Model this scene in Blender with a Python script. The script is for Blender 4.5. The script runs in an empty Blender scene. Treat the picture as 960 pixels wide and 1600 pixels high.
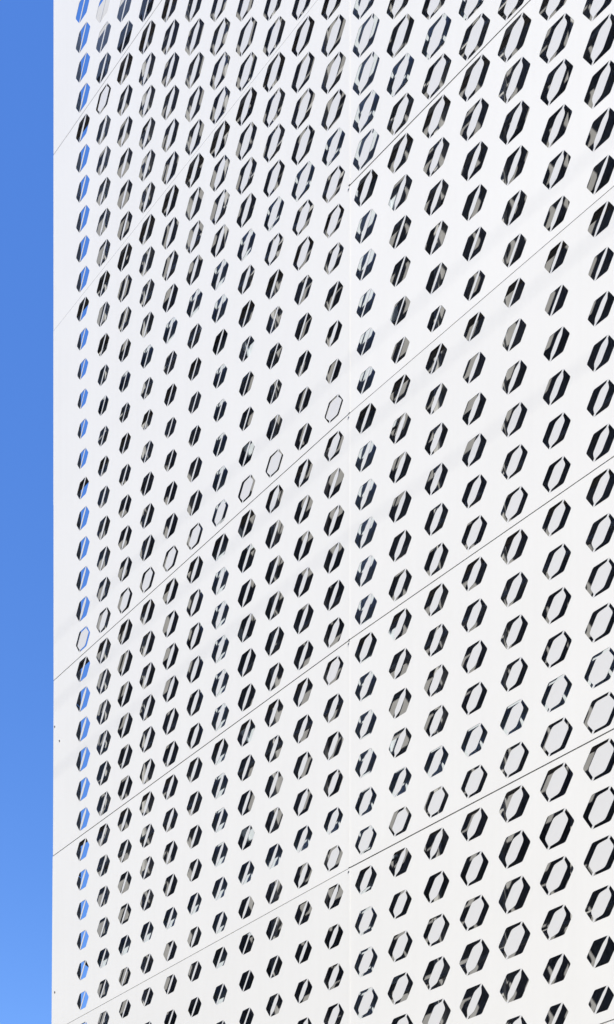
import bpy, math, random
from mathutils import Vector, Matrix
from mathutils.geometry import tessellate_polygon

random.seed(7)
scene = bpy.context.scene
C = scene.collection

# ------------------------------------------------------------------ camera
PHI = math.radians(35.57)               # angle between the left bay and the picture plane
BEND = math.radians(1.38)               # the right bay turns away a little at the seam
cam_d = bpy.data.cameras.new('camera')
cam = bpy.data.objects.new('camera', cam_d)
C.objects.link(cam)
cam.location = (3.203, -4.957, 1.6)
cam.rotation_euler = (math.radians(90), 0, PHI)
cam_d.sensor_fit = 'VERTICAL'
cam_d.sensor_height = 36.0
cam_d.sensor_width = 36.0
cam_d.lens = 1400.1 / 1600 * 36.0
cam_d.shift_y = (2475 - 800) / 1600     # rising front: verticals stay parallel
cam_d.clip_start = 0.05
cam_d.clip_end = 2000
scene.camera = cam

# ------------------------------------------------------------------ sky and sun
SUN_AZ = math.radians(31)               # from the facade's normal towards the camera's side
SUN_EL = math.radians(46)
s_dir = Vector((math.sin(SUN_AZ) * math.cos(SUN_EL), -math.cos(SUN_AZ) * math.cos(SUN_EL), math.sin(SUN_EL)))
world = bpy.data.worlds.new('World')
scene.world = world
world.use_nodes = True
wn = world.node_tree
bg = wn.nodes['Background']
sky = wn.nodes.new('ShaderNodeTexSky')
sky.sky_type = 'NISHITA'
sky.sun_disc = False
sky.sun_elevation = SUN_EL
sky.sun_rotation = math.atan2(s_dir.x, s_dir.y)
sky.altitude = 0
sky.air_density = 1.75
sky.dust_density = 0.8
sky.ozone_density = 3.2
hs = wn.nodes.new('ShaderNodeHueSaturation')
hs.inputs['Saturation'].default_value = 1.36
hs.inputs['Hue'].default_value = 0.521
wn.links.new(sky.outputs[0], hs.inputs['Color'])
wn.links.new(hs.outputs[0], bg.inputs[0])
bg.inputs[1].default_value = 0.15
sun_d = bpy.data.lights.new('sun', 'SUN')
sun_d.energy = 3.75
sun_d.angle = math.radians(0.53)
sun_d.color = (1.0, 0.95, 0.83)
sun = bpy.data.objects.new('sun', sun_d)
C.objects.link(sun)
sun.rotation_euler = s_dir.to_track_quat('Z', 'Y').to_euler()
sun.location = (10, -15, 30)

scene.view_settings.view_transform = 'Standard'
scene.view_settings.look = 'None'
scene.view_settings.exposure = 0.74
scene.view_settings.gamma = 1.0
scene.view_settings.use_curve_mapping = False
scene.render.filter_size = 1.05
scene.cycles.max_bounces = 10
scene.cycles.diffuse_bounces = 6


# ------------------------------------------------------------------ materials
def material(name, col, rough=0.5, metal=0.0, spec=0.5, vary=0.0, vscale=6.0, bump=0.0, bscale=40.0, coords='Object'):
    m = bpy.data.materials.new(name)
    m.use_nodes = True
    nt = m.node_tree
    b = nt.nodes['Principled BSDF']
    b.inputs['Base Color'].default_value = (*col, 1)
    b.inputs['Roughness'].default_value = rough
    b.inputs['Metallic'].default_value = metal
    b.inputs['Specular IOR Level'].default_value = spec
    tc = nt.nodes.new('ShaderNodeTexCoord')
    if vary:
        n = nt.nodes.new('ShaderNodeTexNoise')
        n.inputs['Scale'].default_value = vscale
        n.inputs['Detail'].default_value = 5
        r = nt.nodes.new('ShaderNodeValToRGB')
        r.color_ramp.elements[0].position = 0.3
        r.color_ramp.elements[1].position = 0.7
        r.color_ramp.elements[0].color = (*[c * (1 - vary) for c in col], 1)
        r.color_ramp.elements[1].color = (*[min(1, c * (1 + vary)) for c in col], 1)
        nt.links.new(tc.outputs[coords], n.inputs['Vector'])
        nt.links.new(n.outputs['Fac'], r.inputs['Fac'])
        nt.links.new(r.outputs['Color'], b.inputs['Base Color'])
    if bump:
        n2 = nt.nodes.new('ShaderNodeTexNoise')
        n2.inputs['Scale'].default_value = bscale
        n2.inputs['Detail'].default_value = 3
        bp = nt.nodes.new('ShaderNodeBump')
        bp.inputs['Strength'].default_value = bump
        bp.inputs['Distance'].default_value = 0.02
        nt.links.new(tc.outputs[coords], n2.inputs['Vector'])
        nt.links.new(n2.outputs['Fac'], bp.inputs['Height'])
        nt.links.new(bp.outputs['Normal'], b.inputs['Normal'])
    return m


M_PANEL = material('white_coated_sheet', (0.66, 0.66, 0.665), rough=0.45, spec=0.35, vary=0.012, vscale=1.3, bump=0.05, bscale=1.6)
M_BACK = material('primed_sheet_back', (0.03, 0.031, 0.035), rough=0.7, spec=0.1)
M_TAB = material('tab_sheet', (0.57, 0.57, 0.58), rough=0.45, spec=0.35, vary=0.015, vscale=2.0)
M_WALL = material('backing_membrane', (0.27, 0.275, 0.29), rough=0.85, spec=0.0, vary=0.10, vscale=5.0)
M_METAL = material('aluminium_profile', (0.55, 0.61, 0.68), rough=0.5, metal=0.0, spec=0.5, vary=0.04, vscale=8)
M_GIRT = material('steel_girt', (0.30, 0.27, 0.24), rough=0.6, spec=0.3, vary=0.08, vscale=8)
M_RETURN = material('grey_return_sheet', (0.32, 0.35, 0.39), rough=0.55, spec=0.4, vary=0.04, vscale=4)
M_PARAPET = material('light_grey_render', (0.48, 0.48, 0.49), rough=0.8, spec=0.2, vary=0.03, vscale=4)
M_BATTEN = material('galvanised_batten', (0.45, 0.46, 0.48), rough=0.5, spec=0.5, vary=0.06, vscale=9)
M_SCREW = material('screw_steel', (0.16, 0.16, 0.17), rough=0.45, metal=0.6)
M_GROUND = material('asphalt', (0.075, 0.072, 0.068), rough=0.85, spec=0.2, vary=0.12, vscale=0.7)
M_WIRE = material('wire_sheath', (0.03, 0.03, 0.032), rough=0.6)
M_WOOD = material('weathered_wood', (0.16, 0.12, 0.085), rough=0.85, vary=0.2, vscale=5)


def weather(m, amount=.018):
    """faint rain streaks and small differences of tone from sheet to sheet"""
    nt = m.node_tree
    b = nt.nodes['Principled BSDF']
    src = b.inputs['Base Color'].links[0].from_socket
    tc = nt.nodes.new('ShaderNodeTexCoord')
    mp = nt.nodes.new('ShaderNodeMapping')
    mp.inputs['Scale'].default_value = (26, 26, .9)
    n = nt.nodes.new('ShaderNodeTexNoise')
    n.inputs['Scale'].default_value = 1.0
    n.inputs['Detail'].default_value = 4
    r = nt.nodes.new('ShaderNodeMapRange')
    r.inputs['From Min'].default_value = .35
    r.inputs['From Max'].default_value = .75
    r.inputs['To Min'].default_value = 1.0
    r.inputs['To Max'].default_value = 1.0 - amount
    oi = nt.nodes.new('ShaderNodeObjectInfo')
    r2 = nt.nodes.new('ShaderNodeMapRange')
    r2.inputs['To Min'].default_value = .985
    r2.inputs['To Max'].default_value = 1.01
    mu = nt.nodes.new('ShaderNodeMath')
    mu.operation = 'MULTIPLY'
    vm = nt.nodes.new('ShaderNodeVectorMath')
    vm.operation = 'SCALE'
    nt.links.new(tc.outputs['Object'], mp.inputs['Vector'])
    nt.links.new(mp.outputs[0], n.inputs['Vector'])
    nt.links.new(n.outputs['Fac'], r.inputs['Value'])
    nt.links.new(oi.outputs['Random'], r2.inputs['Value'])
    nt.links.new(r.outputs[0], mu.inputs[0])
    nt.links.new(r2.outputs[0], mu.inputs[1])
    nt.links.new(src, vm.inputs[0])
    nt.links.new(mu.outputs[0], vm.inputs['Scale'])
    nt.links.new(vm.outputs[0], b.inputs['Base Color'])


weather(M_PANEL)

# ------------------------------------------------------------------ helpers
def link(name, me, mat, parent=None, loc=(0, 0, 0), rotz=0.0):
    if mat and not me.materials:
        me.materials.append(mat)
    o = bpy.data.objects.new(name, me)
    C.objects.link(o)
    o.parent = parent
    o.location = loc
    o.rotation_euler = (0, 0, rotz)
    return o


class MB:
    def __init__(s):
        s.v, s.f, s.back = [], [], set()

    def box(s, x0, x1, y0, y1, z0, z1):
        b = len(s.v)
        s.v += [(x, y, z) for z in (z0, z1) for y in (y0, y1) for x in (x0, x1)]
        s.f += [tuple(b + i for i in q) for q in ((0, 2, 3, 1), (4, 5, 7, 6), (0, 1, 5, 4), (2, 6, 7, 3), (0, 4, 6, 2), (1, 3, 7, 5))]
        return s

    def tube(s, pts, r, n=8, r2=None):
        pts = [Vector(p) for p in pts]
        b = len(s.v)
        m = len(pts)
        for i, p in enumerate(pts):
            d = (pts[min(i + 1, m - 1)] - pts[max(i - 1, 0)]).normalized()
            a = d.orthogonal().normalized() if abs(d.z) > 0.9 else d.cross(Vector((0, 0, 1))).normalized()
            c = d.cross(a)
            rr = r if r2 is None else r + (r2 - r) * i / (m - 1)
            for k in range(n):
                t = 2 * math.pi * k / n
                s.v.append(tuple(p + a * (rr * math.cos(t)) + c * (rr * math.sin(t))))
        for i in range(m - 1):
            for k in range(n):
                k2 = (k + 1) % n
                s.f.append((b + i * n + k, b + i * n + k2, b + (i + 1) * n + k2, b + (i + 1) * n + k))
        s.f.append(tuple(b + k for k in range(n))[::-1])
        s.f.append(tuple(b + (m - 1) * n + k for k in range(n)))
        return s

    def mesh(s, name):
        me = bpy.data.meshes.new(name)
        me.from_pydata(s.v, [], s.f)
        for i in s.back:
            me.polygons[i].material_index = 1
        me.update()
        return me

    def build(s, name, mat, parent=None, loc=(0, 0, 0), rotz=0.0):
        return link(name, s.mesh(name), mat, parent, loc, rotz)


# ------------------------------------------------------------------ the measured pattern
PITCH = 0.25
JOINT_Z = [3.11, 4.71, 6.31, 7.81, 9.30, 10.80, 12.285, 13.785, 15.28]     # horizontal joints; panel k lies over JOINT_Z[k + 1]
# half-width of the hexagons by column: (row, radius)
RAD = {
    1: [(5, .071), (6, .072), (8, .074), (10, .078), (12, .084), (14, .087), (18, .087), (22, .079), (24, .068), (26, .0655), (28, .072), (30, .082), (34, .085), (38, .089)],
    2: [(5, .069), (7, .073), (10, .080), (12, .085), (14, .088), (18, .086), (21, .079), (23, .068), (25, .065), (27, .072), (29, .082), (33, .087), (38, .091)],
    3: [(5, .068), (7, .073), (10, .082), (12, .085), (15, .088), (18, .085), (20, .080), (22, .070), (24, .0645), (26, .072), (28, .084), (32, .089), (37, .092)],
    4: [(5, .068), (7, .074), (9, .079), (11, .084), (14, .088), (17, .084), (19, .0835), (21, .075), (23, .064), (25, .071), (27, .0835), (28, .088), (30, .090), (35, .093)],
    5: [(4, .067), (6, .0725), (9, .080), (13, .0865), (16, .085), (19, .080), (21, .068), (22, .064), (24, .072), (26, .084), (28, .091), (31, .094), (35, .095)],
    6: [(4, .067), (6, .071), (8, .0766), (10, .079), (13, .085), (16, .085), (18, .082), (20, .075), (21, .0645), (23, .0685), (25, .081), (27, .091), (28, .094), (30, .097), (34, .097)],
    7: [(3, .067), (5, .0715), (8, .079), (12, .085), (15, .085), (18, .080), (20, .070), (21, .066), (23, .074), (25, .085), (27, .095), (29, .099), (33, .098)],
    8: [(3, .0687), (5, .0724), (7, .076), (9, .080), (11, .0835), (14, .085), (16, .0835), (18, .080), (20, .068), (22, .0716), (24, .0805), (26, .091), (27, .0975), (29, .0997), (32, .0975)],
    9: [(2, .075), (4, .071), (6, .0765), (9, .081), (13, .085), (16, .082), (18, .077), (20, .068), (22, .074), (24, .085), (26, .095), (28, .0995), (31, .098)],
    10: [(2, .079), (3, .076), (4, .0727), (5, .074), (6, .077), (8, .081), (11, .0834), (13, .085), (15, .0834), (17, .0774), (19, .070), (20, .0707), (22, .078), (23, .0875), (24, .091), (25, .099), (27, .1003), (29, .098)],
    11: [(2, .082), (3, .079), (4, .0763), (5, .075), (6, .0756), (8, .080), (10, .0814), (13, .0835), (15, .0827), (17, .079), (18, .0737), (19, .065), (20, .0686), (21, .075), (23, .083), (24, .091), (25, .094), (26, .0994), (28, .099)],
    12: [(1, .094), (2, .0915), (3, .087), (5, .0806), (8, .081), (12, .084), (15, .082), (17, .077), (18, .0704), (19, .069), (20, .072), (22, .083), (23, .090), (24, .099), (25, .101), (27, .100)],
    13: [(1, .0947), (2, .0904), (3, .0875), (4, .0825), (6, .081), (9, .082), (12, .083), (15, .080), (16, .078), (17, .0735), (18, .066), (19, .072), (20, .0745), (21, .080), (22, .0845), (23, .0935), (24, .098), (27, .099)],
    14: [(0, .094), (1, .0965), (2, .0940), (3, .0895), (5, .085), (8, .083), (12, .0835), (15, .079), (17, .073), (18, .065), (19, .073), (20, .0795), (21, .084), (22, .0887), (23, .0965), (24, .101), (26, .101)],
    15: [(0, .0885), (1, .0950), (2, .0977), (3, .0944), (5, .087), (6, .085), (8, .084), (12, .084), (14, .080), (16, .074), (17, .068), (18, .070), (19, .077), (20, .081), (21, .0873), (22, .093), (23, .100), (25, .102)],
    16: [(0, .0830), (1, .0900), (2, .0965), (3, .098), (4, .0970), (5, .093), (7, .087), (8, .0835), (11, .084), (13, .0825), (15, .0776), (16, .073), (17, .0665), (18, .0737), (19, .0786), (20, .086), (21, .0934), (22, .097), (23, .102), (24, .102)],
    17: [(0, .068), (1, .080), (2, .0897), (3, .097), (4, .100), (5, .0955), (6, .0935), (7, .090), (9, .085), (12, .0824), (14, .079), (15, .0755), (16, .0685), (17, .0706), (18, .0764), (19, .0816), (20, .0885), (21, .0955), (22, .101), (23, .102)],
    18: [(-1, .066), (0, .070), (1, .079), (2, .090), (3, .097), (4, .101), (5, .099), (6, .097), (8, .089), (10, .085), (12, .082), (14, .078), (15, .074), (16, .0695), (17, .073), (18, .080), (19, .088), (20, .095), (21, .101), (22, .102)],
}
# width of the tabs as a share of the hexagon, by column: (row, share)
TAB = {
    1: [(5, .14), (8, .18), (10, .22), (12, .32), (16, .30), (17, .25), (18, .86), (19, .32), (21, .24), (23, .16), (26, .12), (30, .13), (34, .2), (35, .28), (36, .2), (37, .13), (38, .12)],
    2: [(5, .12), (7, .15), (9, .2), (11, .26), (16, .3), (17, .36), (18, .6), (19, .34), (21, .25), (24, .13), (28, .13), (30, .2), (33, .36), (34, .38), (35, .82), (36, .3), (37, .12), (38, .12)],
    3: [(5, .12), (8, .2), (11, .34), (16, .3), (17, .32), (18, .7), (19, .36), (21, .22), (24, .11), (27, .15), (30, .26), (33, .4), (34, .4), (35, .34), (36, .13), (37, .12)],
    4: [(5, .2), (7, .2), (9, .26), (12, .38), (16, .36), (17, .36), (18, .74), (19, .32), (21, .15), (23, .11), (26, .2), (29, .31), (31, .4), (33, .45), (35, .4), (36, .15)],
    5: [(4, .2), (6, .3), (10, .35), (14, .4), (17, .4), (18, .74), (19, .3), (21, .14), (23, .11), (26, .26), (28, .4), (29, .36), (31, .5), (35, .4)],
    6: [(4, .16), (5, .3), (6, .34), (10, .32), (12, .45), (16, .45), (17, .4), (18, .74), (19, .3), (21, .12), (23, .13), (25, .3), (27, .45), (29, .42), (30, .5), (34, .5)],
    7: [(3, .12), (4, .13), (5, .2), (6, .36), (9, .3), (12, .42), (15, .45), (16, .4), (17, .3), (18, .72), (19, .3), (20, .15), (22, .11), (23, .2), (25, .36), (27, .5), (28, .55), (29, .46), (30, .55), (33, .55)],
    8: [(3, .11), (5, .12), (6, .3), (7, .36), (10, .32), (13, .4), (15, .36), (17, .22), (18, .78), (19, .2), (20, .11), (22, .11), (23, .14), (24, .4), (26, .5), (28, .6), (29, .52), (30, .64), (33, .6)],
    9: [(2, .5), (3, .4), (4, .2), (5, .13), (6, .3), (9, .36), (11, .4), (15, .3), (16, .27), (17, .5), (18, .86), (19, .13), (20, .1), (22, .13), (23, .26), (24, .6), (26, .64), (31, .6)],
    10: [(2, .45), (3, .4), (4, .35), (5, .2), (6, .45), (9, .45), (12, .37), (14, .4), (16, .35), (17, .4), (18, .2), (19, .12), (20, .13), (21, .16), (22, .25), (23, .62), (25, .65), (29, .6)],
    11: [(2, .55), (4, .4), (5, .4), (6, .66), (7, .55), (9, .45), (10, .46), (11, .68), (12, .5), (13, .4), (16, .37), (17, .6), (18, .9), (19, .16), (20, .4), (21, .2), (22, .58), (23, .68), (25, .6), (28, .6)],
    12: [(1, .6), (4, .65), (5, .5), (6, .7), (7, .58), (9, .5), (11, .54), (12, .45), (15, .4), (17, .3), (18, .13), (20, .11), (21, .2), (23, .48), (24, .56), (27, .6)],
    13: [(1, .65), (4, .6), (5, .4), (6, .7), (7, .5), (9, .41), (12, .5), (14, .4), (16, .4), (17, .13), (19, .1), (21, .2), (22, .4), (24, .6), (27, .6)],
    14: [(0, .6), (1, .6), (2, .52), (3, .65), (5, .46), (6, .7), (7, .56), (10, .5), (12, .54), (15, .45), (16, .36), (17, .13), (18, .1), (19, .2), (21, .4), (23, .55), (24, .64), (26, .65)],
    15: [(0, .4), (1, .42), (2, .55), (3, .65), (5, .5), (6, .7), (7, .62), (10, .55), (11, .5), (12, .6), (14, .46), (16, .35), (17, .12), (18, .15), (20, .35), (22, .5), (23, .6), (25, .65)],
    16: [(0, .5), (1, .36), (2, .66), (3, .56), (5, .54), (6, .7), (7, .64), (10, .55), (11, .5), (12, .65), (14, .5), (16, .26), (17, .12), (18, .2), (20, .4), (22, .5), (24, .64)],
    17: [(0, .25), (1, .35), (2, .6), (4, .65), (5, .65), (6, .75), (8, .66), (11, .6), (13, .55), (15, .35), (16, .2), (17, .25), (19, .45), (21, .55), (23, .6)],
    18: [(-1, .2), (0, .2), (1, .26), (2, .6), (3, .7), (5, .7), (6, .8), (8, .7), (10, .6), (11, .5), (13, .5), (15, .35), (16, .3), (17, .2), (18, .3), (20, .5), (22, .6)],
}


WMAP = ((0, .07), (.12, .11), (.3, .2), (.4, .29), (.5, .40), (.65, .565), (.75, .69), (.9, .885), (1, .95))


def TAB_WIDTH(w):                        # estimated width in view -> width of the tab before its twist
    for (a, va), (b, vb) in zip(WMAP, WMAP[1:]):
        if w <= b:
            return va + (vb - va) * (w - a) / (b - a)
    return .9


def lookup(tab, n, j):
    p = tab[max(1, min(18, n))]
    if n > 18:
        j = j + 0.7 * (n - 18)
    if j <= p[0][0]:
        return p[0][1]
    for (a, va), (b, vb) in zip(p, p[1:]):
        if a <= j <= b:
            return va + (vb - va) * (j - a) / (b - a)
    return p[-1][1]


SZ = 1.085                               # the hexagons are a little taller than regular ones
AX = Vector((0.5, math.sqrt(3) / 2))     # the tab's axis, lower left to upper right
PX = Vector((-math.sqrt(3) / 2, 0.5))    # across it


def soften(V, i, e, n=3):
    """corner i of polygon V as a small arc"""
    p, a, b = V[i], V[i - 1], V[(i + 1) % len(V)]
    da, db = (a - p), (b - p)
    e1, e2 = min(e, da.length * .4), min(e, db.length * .4)
    p1, p2 = p + da.normalized() * e1, p + db.normalized() * e2
    return [p1 * (1 - t) ** 2 + p * 2 * t * (1 - t) + p2 * t * t for t in [k / (n - 1) for k in range(n)]]


def hexagon(R):
    return [Vector((math.cos(math.radians(60 + 60 * k)) * R, math.sin(math.radians(60 + 60 * k)) * R)) for k in range(6)]


def hole_outline(R):
    V = hexagon(R)                       # A B C D E F, counter-clockwise from the upper right bridge
    out = []
    for i, p in enumerate(V):
        out += [p] if i in (0, 3) else soften(V, i, .08 * R)
    return out


NECK = 0.0064
SHEET = 0.002


def tab_outline(R, w):
    V = hexagon(R)
    A, B, Cc, D, E_, F = V

    def sq(p):
        return AX * p.dot(AX) + PX * (p.dot(PX) * w)
    hn, ln = NECK, .17 * R

    def rim(v, q):                       # where the neck's side meets the hexagon's edge v-q
        e = (q - v).normalized()
        return v + e * (hn / abs(e.dot(PX)))
    P = [A, rim(A, B), A - AX * (ln + .003) + PX * hn, sq(B), sq(Cc), D + AX * (ln + .003) + PX * hn, rim(D, Cc),
         D, rim(D, E_), D + AX * (ln + .003) - PX * hn, sq(E_), sq(F), A - AX * (ln + .003) - PX * hn, rim(A, F)]
    out = []
    for i, p in enumerate(P):
        out += soften(P, i, .12 * R) if i in (3, 4, 10, 11) else [p]
    return out


tab_cache = {}


def tab_polys(R, w):
    """front, back and rim of one tab, centred on its hexagon; x, depth, z"""
    ol = tab_outline(R, w)
    n = len(ol)
    tw = math.radians(5.0)         # cut free on both sides, the tabs spring a little out of plane

    def P(p, d):
        a, c = p.dot(AX), p.dot(PX)
        q = AX * a + PX * (c * math.cos(tw))
        return (q.x, d + c * math.sin(tw), q.y * SZ)
    mb = MB()
    mb.v = [P(p, 0) for p in ol] + [P(p, SHEET) for p in ol]
    mb.f = [tuple(range(n)), tuple(range(2 * n - 1, n - 1, -1))]
    mb.f[0] = tuple(range(n))[::-1]
    mb.f[1] = tuple(range(n, 2 * n))
    mb.back.add(1)
    for i in range(n):
        k = (i + 1) % n
        mb.f.append((i, k, n + k, n + i))
    return mb


def tab_mesh(R, w):
    key = (round(R / .002), round(w / .03))
    if key not in tab_cache:
        me = tab_polys(key[0] * .002, key[1] * .03).mesh('tab')
        me.materials.append(M_TAB)
        me.materials.append(M_BACK)
        tab_cache[key] = me
    return tab_cache[key]


# ------------------------------------------------------------------ ground
g = MB()
g.v = [(-400, -400, 0), (400, -400, 0), (400, 400, 0), (-400, 400, 0)]
g.f = [(0, 1, 2, 3)]
go = g.build('ground', M_GROUND)
go['kind'] = 'structure'

# ------------------------------------------------------------------ the building
bld = bpy.data.objects.new('perforated_building', None)
C.objects.link(bld)
bld['label'] = 'white building behind a perforated metal screen of hexagonal cut-outs with half-open tabs'
bld['category'] = 'building'

LEFT = dict(org=(0.0, 0.0), ang=0.0, u0=-3.0, u1=0.0)
RIGHT = dict(org=(0.0, 0.0), ang=BEND, u0=0.0, u1=3.024)


def bay_point(bay, u, d, z):
    c, s = math.cos(bay['ang']), math.sin(bay['ang'])
    return (bay['org'][0] + c * u - s * d, bay['org'][1] + s * u + c * d, z)


cam_f = Vector((-math.sin(PHI), math.cos(PHI), 0))
cam_r = Vector((math.cos(PHI), math.sin(PHI), 0))


def pixel(p):
    q = Vector(p) - cam.location
    z = q.dot(cam_f)
    return 480 + 1400.1 * q.dot(cam_r) / z, 2475 - 1400.1 * q.z / z, 1400.1 / z


GAP = 0.007
FLANGE = 0.035


def gap_at(left, z):
    if z > 10.5:
        return .0023 if left else .010
    return .0055 if left else .007


def build_panel(bay, k, cols, solid=False):
    """one folded sheet with its hexagonal holes; returns its object and its holes"""
    z0, z1 = JOINT_Z[k + 1], JOINT_Z[k + 2]
    h = z1 - z0
    ph = h / 6
    left = bay is LEFT
    PITCH = .25 if left else .252
    ua, ub = bay['u0'], bay['u1']
    a, b = ua + (0 if left else 0.002), ub - (0.002 if left else 0.002)
    zb, zt = z0 + gap_at(left, z0) / 2, z1 - gap_at(left, z1) / 2
    mb = MB()
    holes = []

    def quad2(xa, xb, za, zc):
        mb.v.extend([(xa, 0, za), (xb, 0, za), (xb, 0, zc), (xa, 0, zc)])
        i = len(mb.v) - 4
        mb.f.append((i, i + 1, i + 2, i + 3))
        mb.v.extend([(xa, SHEET, za), (xb, SHEET, za), (xb, SHEET, zc), (xa, SHEET, zc)])
        mb.f.append((i + 7, i + 6, i + 5, i + 4))
        mb.back.add(len(mb.f) - 1)
    ncols = 11 if left else 12
    ustart = ua + (PITCH if left else 0)
    if left:
        quad2(a, ustart, zb, zt)
    for ci in range(ncols):
        n = cols[0] + ci
        uc = ustart + (ci + .5) * PITCH
        xa = a if (ci == 0 and not left) else ustart + ci * PITCH
        xb = b if ci == ncols - 1 else ustart + (ci + 1) * PITCH
        for i in range(6):
            j = 6 * k + i
            zc = z0 + (i + .5) * ph
            za = zb if i == 0 else z0 + i * ph
            zd = zt if i == 5 else z0 + (i + 1) * ph
            R = round(lookup(RAD, n, j) * 1.03 / .002) * .002
            w = round(min(.92, max(.1, TAB_WIDTH(lookup(TAB, n, j)) + random.uniform(-.015, .015))) / .03) * .03
            ol = [Vector((uc + p.x, zc + p.y * SZ)) for p in hole_outline(R)]
            outer = [Vector((xa, za)), Vector((xb, za)), Vector((xb, zd)), Vector((xa, zd))]
            tris = tessellate_polygon([[Vector((p.x, p.y, 0)) for p in outer], [Vector((p.x, p.y, 0)) for p in ol[::-1]]])
            allp = outer + ol[::-1]
            s0 = len(mb.v)
            m = len(allp)
            mb.v += [(p.x, 0, p.y) for p in allp] + [(p.x, SHEET, p.y) for p in allp]
            for t in tris:
                q = [allp[x] for x in t]
                ccw = (q[1] - q[0]).cross(q[2] - q[0]) > 0
                t = t if ccw else t[::-1]
                mb.f.append(tuple(s0 + x for x in t))
                mb.f.append(tuple(s0 + m + x for x in t[::-1]))
                mb.back.add(len(mb.f) - 1)
            nh = len(ol)
            for x in range(nh):
                y = (x + 1) % nh
                mb.f.append((s0 + 4 + x, s0 + 4 + y, s0 + m + 4 + y, s0 + m + 4 + x))
            holes.append((uc, zc, R, w, n, j))
    # folded edges
    mb.box(a, b, SHEET, FLANGE, zb, zb + SHEET)
    mb.box(a, b, SHEET, FLANGE, zt - SHEET, zt)
    mb.box(a, a + SHEET, SHEET, FLANGE, zb + SHEET, zt - SHEET)
    mb.box(b - SHEET, b, SHEET, FLANGE, zb + SHEET, zt - SHEET)
    # every panel hangs a hair differently
    if left:
        for q, (x, y, z) in enumerate(mb.v):
            if x < -2.9:
                mb.v[q] = (x - .024 * min(1.3, max(0, (8.7 - z) / 2.4)), y, z)
    jx, jy = random.uniform(-.003, .003) if left else 0, random.uniform(-.0012, .0012)
    o = mb.build('perforated_panel', M_PANEL, bld, (*bay_point(bay, 0, 0, 0)[:2], 0), bay['ang'])
    o.data.materials.append(M_BACK)
    o.location.y += jy
    o.location.x += jx
    return o, holes


panels = []
for k in range(-1, 7):
    panels.append((LEFT, *build_panel(LEFT, k, (1, 11))))
    panels.append((RIGHT, *build_panel(RIGHT, k, (12, 23))))

# the tabs: the 300 that show largest are pieces of their own
every = []
for bay, po, holes in panels:
    for (uc, zc, R, w, n, j) in holes:
        px, py, sc = pixel(bay_point(bay, uc, 0, zc))
        inside = -12 < px < 972 and -20 < py < 1620
        every.append(((R * R * sc * sc * (.35 + w)) if inside else 0, bay, po, uc, zc, R, w))
every.sort(key=lambda t: -t[0])
rest = MB()
for i, (size, bay, po, uc, zc, R, w) in enumerate(every):
    if i < 300 and size > 0:
        o = link('tab', tab_mesh(R, w), M_TAB, po, (uc, 0, zc))
    else:
        t = tab_polys(R, w)
        off = len(rest.v)
        c, s = math.cos(bay['ang']), math.sin(bay['ang'])
        for (x, y, z) in t.v:
            u, d = uc + x, y + po.location.y
            rest.v.append((c * u - s * y + po.location.x, s * u + c * y + po.location.y, zc + z))
        rest.back.add(len(rest.f) + 1)
        rest.f += [tuple(off + q for q in f) for f in t.f]
ro = rest.build('tab', M_TAB, bld)
ro.data.materials.append(M_BACK)
ro['kind'] = 'stuff'

# plain sheets closing the screen: an unseen cap strip added to keep sun off the wall, a skirt at the foot
for bay in (LEFT, RIGHT):
    for (za, zb) in ((15.2835, 15.78), (2.75, 3.1065)):
        m = MB()
        m.box(bay['u0'] + .002, bay['u1'] - .002, 0, SHEET, za, zb)
        m.box(bay['u0'] + .002, bay['u1'] - .002, SHEET, .06, zb - SHEET, zb)
        m.build('cap_sheet', M_PANEL, bld, (0, 0, 0), bay['ang'])

# the corner return: one folded sheet per panel height
for k in range(-1, 7):
    z0, z1 = JOINT_Z[k + 1] + GAP / 2, JOINT_Z[k + 2] - GAP / 2
    m = MB().box(-3.0, -2.997, .0355, .295, z0, z1)
    m.build('corner_return', M_RETURN, bld)

# ------------------------------------------------------------------ behind the screen
D_WALL = 0.45
m = MB()
m.box(-3.03, 7.0, D_WALL + .16, 9.0, 0, 14.98)
m.box(-3.03, 0.0, D_WALL, D_WALL + .16, 0, 14.98)
m.build('inner_wall', M_WALL, bld)
m = MB().box(0.0, 3.4, D_WALL, D_WALL + .075, 0, 14.98)
m.build('inner_wall', M_WALL, bld, (0, 0, 0), BEND)
MB().box(-3.03, 7.0, D_WALL - .012, D_WALL + .25, 14.983, 15.60).build('parapet', M_PARAPET, bld)


def mullion(bay, ua, ub, uw, d1, z0, z1, d0=.068):
    """a tee: a wide white flange close behind the sheets, its web running back towards the wall"""
    m = MB()
    m.box(ua, ub, d0, d0 + .004, z0, z1)
    m.box(uw - .004, uw, d0 + .004, d1, z0, z1)
    return m.build('mullion', M_METAL, bld, (0, 0, 0), bay['ang'])


mullion(RIGHT, -.02, .185, .06, .30, 2.8, 15.2, .064)
mullion(LEFT, -3 + 1.64, -3 + 1.93, -3 + 1.78, .25, 2.8, 11.34, .050)
mullion(RIGHT, 1.70, 1.90, 1.78, .25, 2.8, 15.2)
mullion(RIGHT, 2.85, 3.04, 2.98, .30, 2.8, 15.2)
# brackets that tie the mullions back to the wall
for bay, u in ((RIGHT, .06), (LEFT, -3 + 1.78), (RIGHT, 1.78)):
    for z in JOINT_Z[1:-1]:
        for dz in (.32, 1.05):
            if u < -1 and z + dz > 11.2:
                continue
            d0 = .30 if u == .06 else .25
            m = MB().box(u + .001, u + .007, d0 - .07, D_WALL - .008, z + dz, z + dz + .09)
            m.box(u + .007, u + .06, D_WALL - .008, D_WALL - .002, z + dz, z + dz + .09)
            m.build('bracket', M_METAL, bld, (0, 0, 0), bay['ang'])

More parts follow.
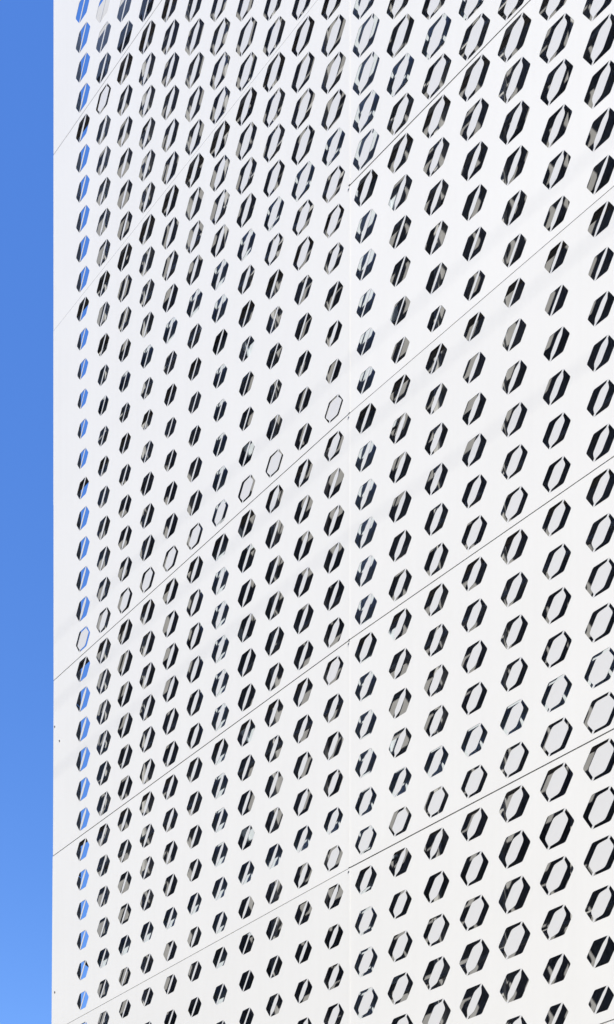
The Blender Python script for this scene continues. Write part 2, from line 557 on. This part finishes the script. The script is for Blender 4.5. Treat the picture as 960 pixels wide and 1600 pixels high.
# girts behind each horizontal joint, and the two light rails at floor level
for k, z in enumerate(JOINT_Z[:-1]):
    for bay, ua, ub in ((LEFT, -2.99, -.03), (RIGHT, .04, 2.9)):
        m = MB()
        m.box(ua, ub, .037, .062, z - .012, z - .008)
        m.box(ua, ub, .037, .041, z - .008, z + .045)
        m.build('girt', M_GIRT, bld, (0, 0, 0), bay['ang'])
for z in (6.64, 11.17):
    for bay, ua, ub in ((LEFT, -2.6, -.03), (RIGHT, .05, 2.9)):
        m = MB()
        m.box(ua, ub, .044, .048, z, z + .20)
        m.build('floor_rail', M_METAL, bld, (0, 0, 0), bay['ang'])

# ties between the corner return and the wall
for z in (12.45, 7.07):
    MB().box(-2.996, -2.70, .33, .44, z, z + .07).build('corner_tie', M_GIRT, bld)
# pale battens on the wall, upright and level
for i in range(13):
    u = -2.80 + i * .46
    bay = LEFT if u < 0 else RIGHT
    MB().box(u, u + .03, D_WALL - .055, D_WALL - .001, 2.9, 14.9).build('batten', M_BATTEN, bld, (0, 0, 0), bay['ang'])
for i in range(16):
    z = 3.37 + i * .75
    for bay, ua, ub in ((LEFT, -2.98, -.02), (RIGHT, .03, 2.95)):
        MB().box(ua, ub, D_WALL - .075, D_WALL - .0555, z, z + .025).build('batten', M_BATTEN, bld, (0, 0, 0), bay['ang'])

# small fixings
scr = None


def screw(bay, u, z):
    global scr
    if scr is None:
        mb = MB().tube([(0, .002, 0), (0, -.002, 0), (0, -.0035, 0)], .0065, 8)
        scr = mb.mesh('screw')
        scr.materials.append(M_SCREW)
    link('screw', scr, M_SCREW, bld, bay_point(bay, u, 0, z), bay['ang'])


for k in range(-1, 7):                    # a narrow strip covers the seam between the two bays
    za, zb = JOINT_Z[k + 1] + .004, JOINT_Z[k + 2] - .004
    MB().box(-.0055, .0055, -.0028, -.0005, za, zb - (.016 if k > 0 else 0)).build('cover_strip', M_PANEL, bld, (0, 0, 0), BEND / 2)
for z in JOINT_Z[2:8]:
    screw(LEFT, -.004, z - .026)
screw(LEFT, -3 + .018, 8.90)
screw(LEFT, -3 + .08, 8.745)
screw(LEFT, -3 + .018, 6.64)

# ------------------------------------------------------------------ overhead wires: out of view, their soft shadows cross the screen
def pole(x, y, h, label):
    r = bpy.data.objects.new('utility_pole', None)
    C.objects.link(r)
    r.location = (x, y, 0)
    r['label'] = label
    r['category'] = 'pole'
    r['group'] = 'utility poles along the street'
    MB().tube([(0, 0, 0), (0, 0, h * .5), (0, 0, h)], .17, 12, .11).build('shaft', M_WOOD, r)
    MB().box(-.06, .06, -1.1, 1.1, h - 1.3, h - 1.16).build('crossarm', M_WOOD, r)


L_W = 9.0
for i, (zs, dz, lab) in enumerate(((9.65, -.06, 'topmost thin black wire strung along the street before the white building'),
                                   (9.10, .12, 'middle thin black wire strung along the street before the white building'),
                                   (8.50, -.05, 'lowest thin black wire strung along the street before the white building'))):
    p = Vector((-1.5, 0, zs)) + s_dir * L_W
    pts = []
    for q in range(25):
        x = -34 + 58 * q / 24
        pts.append((x, p.y, p.z + dz * (x - p.x) / 3.0 * .33))
    w = MB().tube(pts, .0022, 6).build('overhead_wire', M_WIRE)
    w['label'] = lab
    w['category'] = 'wire'
    w['group'] = 'wires over the street'
yw = s_dir.y * L_W
pole(-34, yw, 17.5, 'wooden utility pole far down the street beyond the building corner')
pole(24, yw, 17.5, 'wooden utility pole up the street behind the viewer')


# ------------------------------------------------------------------ brick blocks added behind the viewer, unseen, to block the low sky
M_BRICK = material('weathered_brick', (0.24, 0.15, 0.115), rough=0.9, spec=0.15, vary=0.2, vscale=3)
M_BRICK2 = material('buff_brick', (0.30, 0.24, 0.18), rough=0.9, spec=0.15, vary=0.15, vscale=3)
M_GLASS = material('window_glass', (0.03, 0.035, 0.04), rough=0.1, spec=0.6)
for (xa, xb, h, mat, lab) in ((-60, -21, 44.0, M_BRICK, 'unseen red brick block added to shade off the low sky, nearest the far pole'),
                              (-20, 20, 46.0, M_BRICK2, 'unseen buff brick block added to shade off the low sky, straight across from the white building'),
                              (21, 60, 43.0, M_BRICK, 'unseen red brick block added to shade off the low sky, nearest the pole behind the viewer')):
    r = bpy.data.objects.new('sky_blocker', None)
    C.objects.link(r)
    r.location = ((xa + xb) / 2, -40, 0)
    r['label'] = lab
    r['category'] = 'building'
    r['group'] = 'added brick blocks that screen the low sky'
    hw = (xb - xa) / 2
    MB().box(-hw, hw, -10, 0, 0, h).build('wall', mat, r)
    MB().box(-hw - .1, hw + .1, -10.1, .1, h + .002, h + .35).build('parapet', M_PARAPET, r)
    wm = MB().box(-.6, .6, 0.003, .05, 0, 1.7).mesh('window')
    for fz in range(int((h - 3.2) / 3.2)):
        for fx in range(9):
            link('window', wm, M_GLASS, r, (-hw + (fx + .5) * hw * 2 / 9, 0, 4.2 + fz * 3.2))
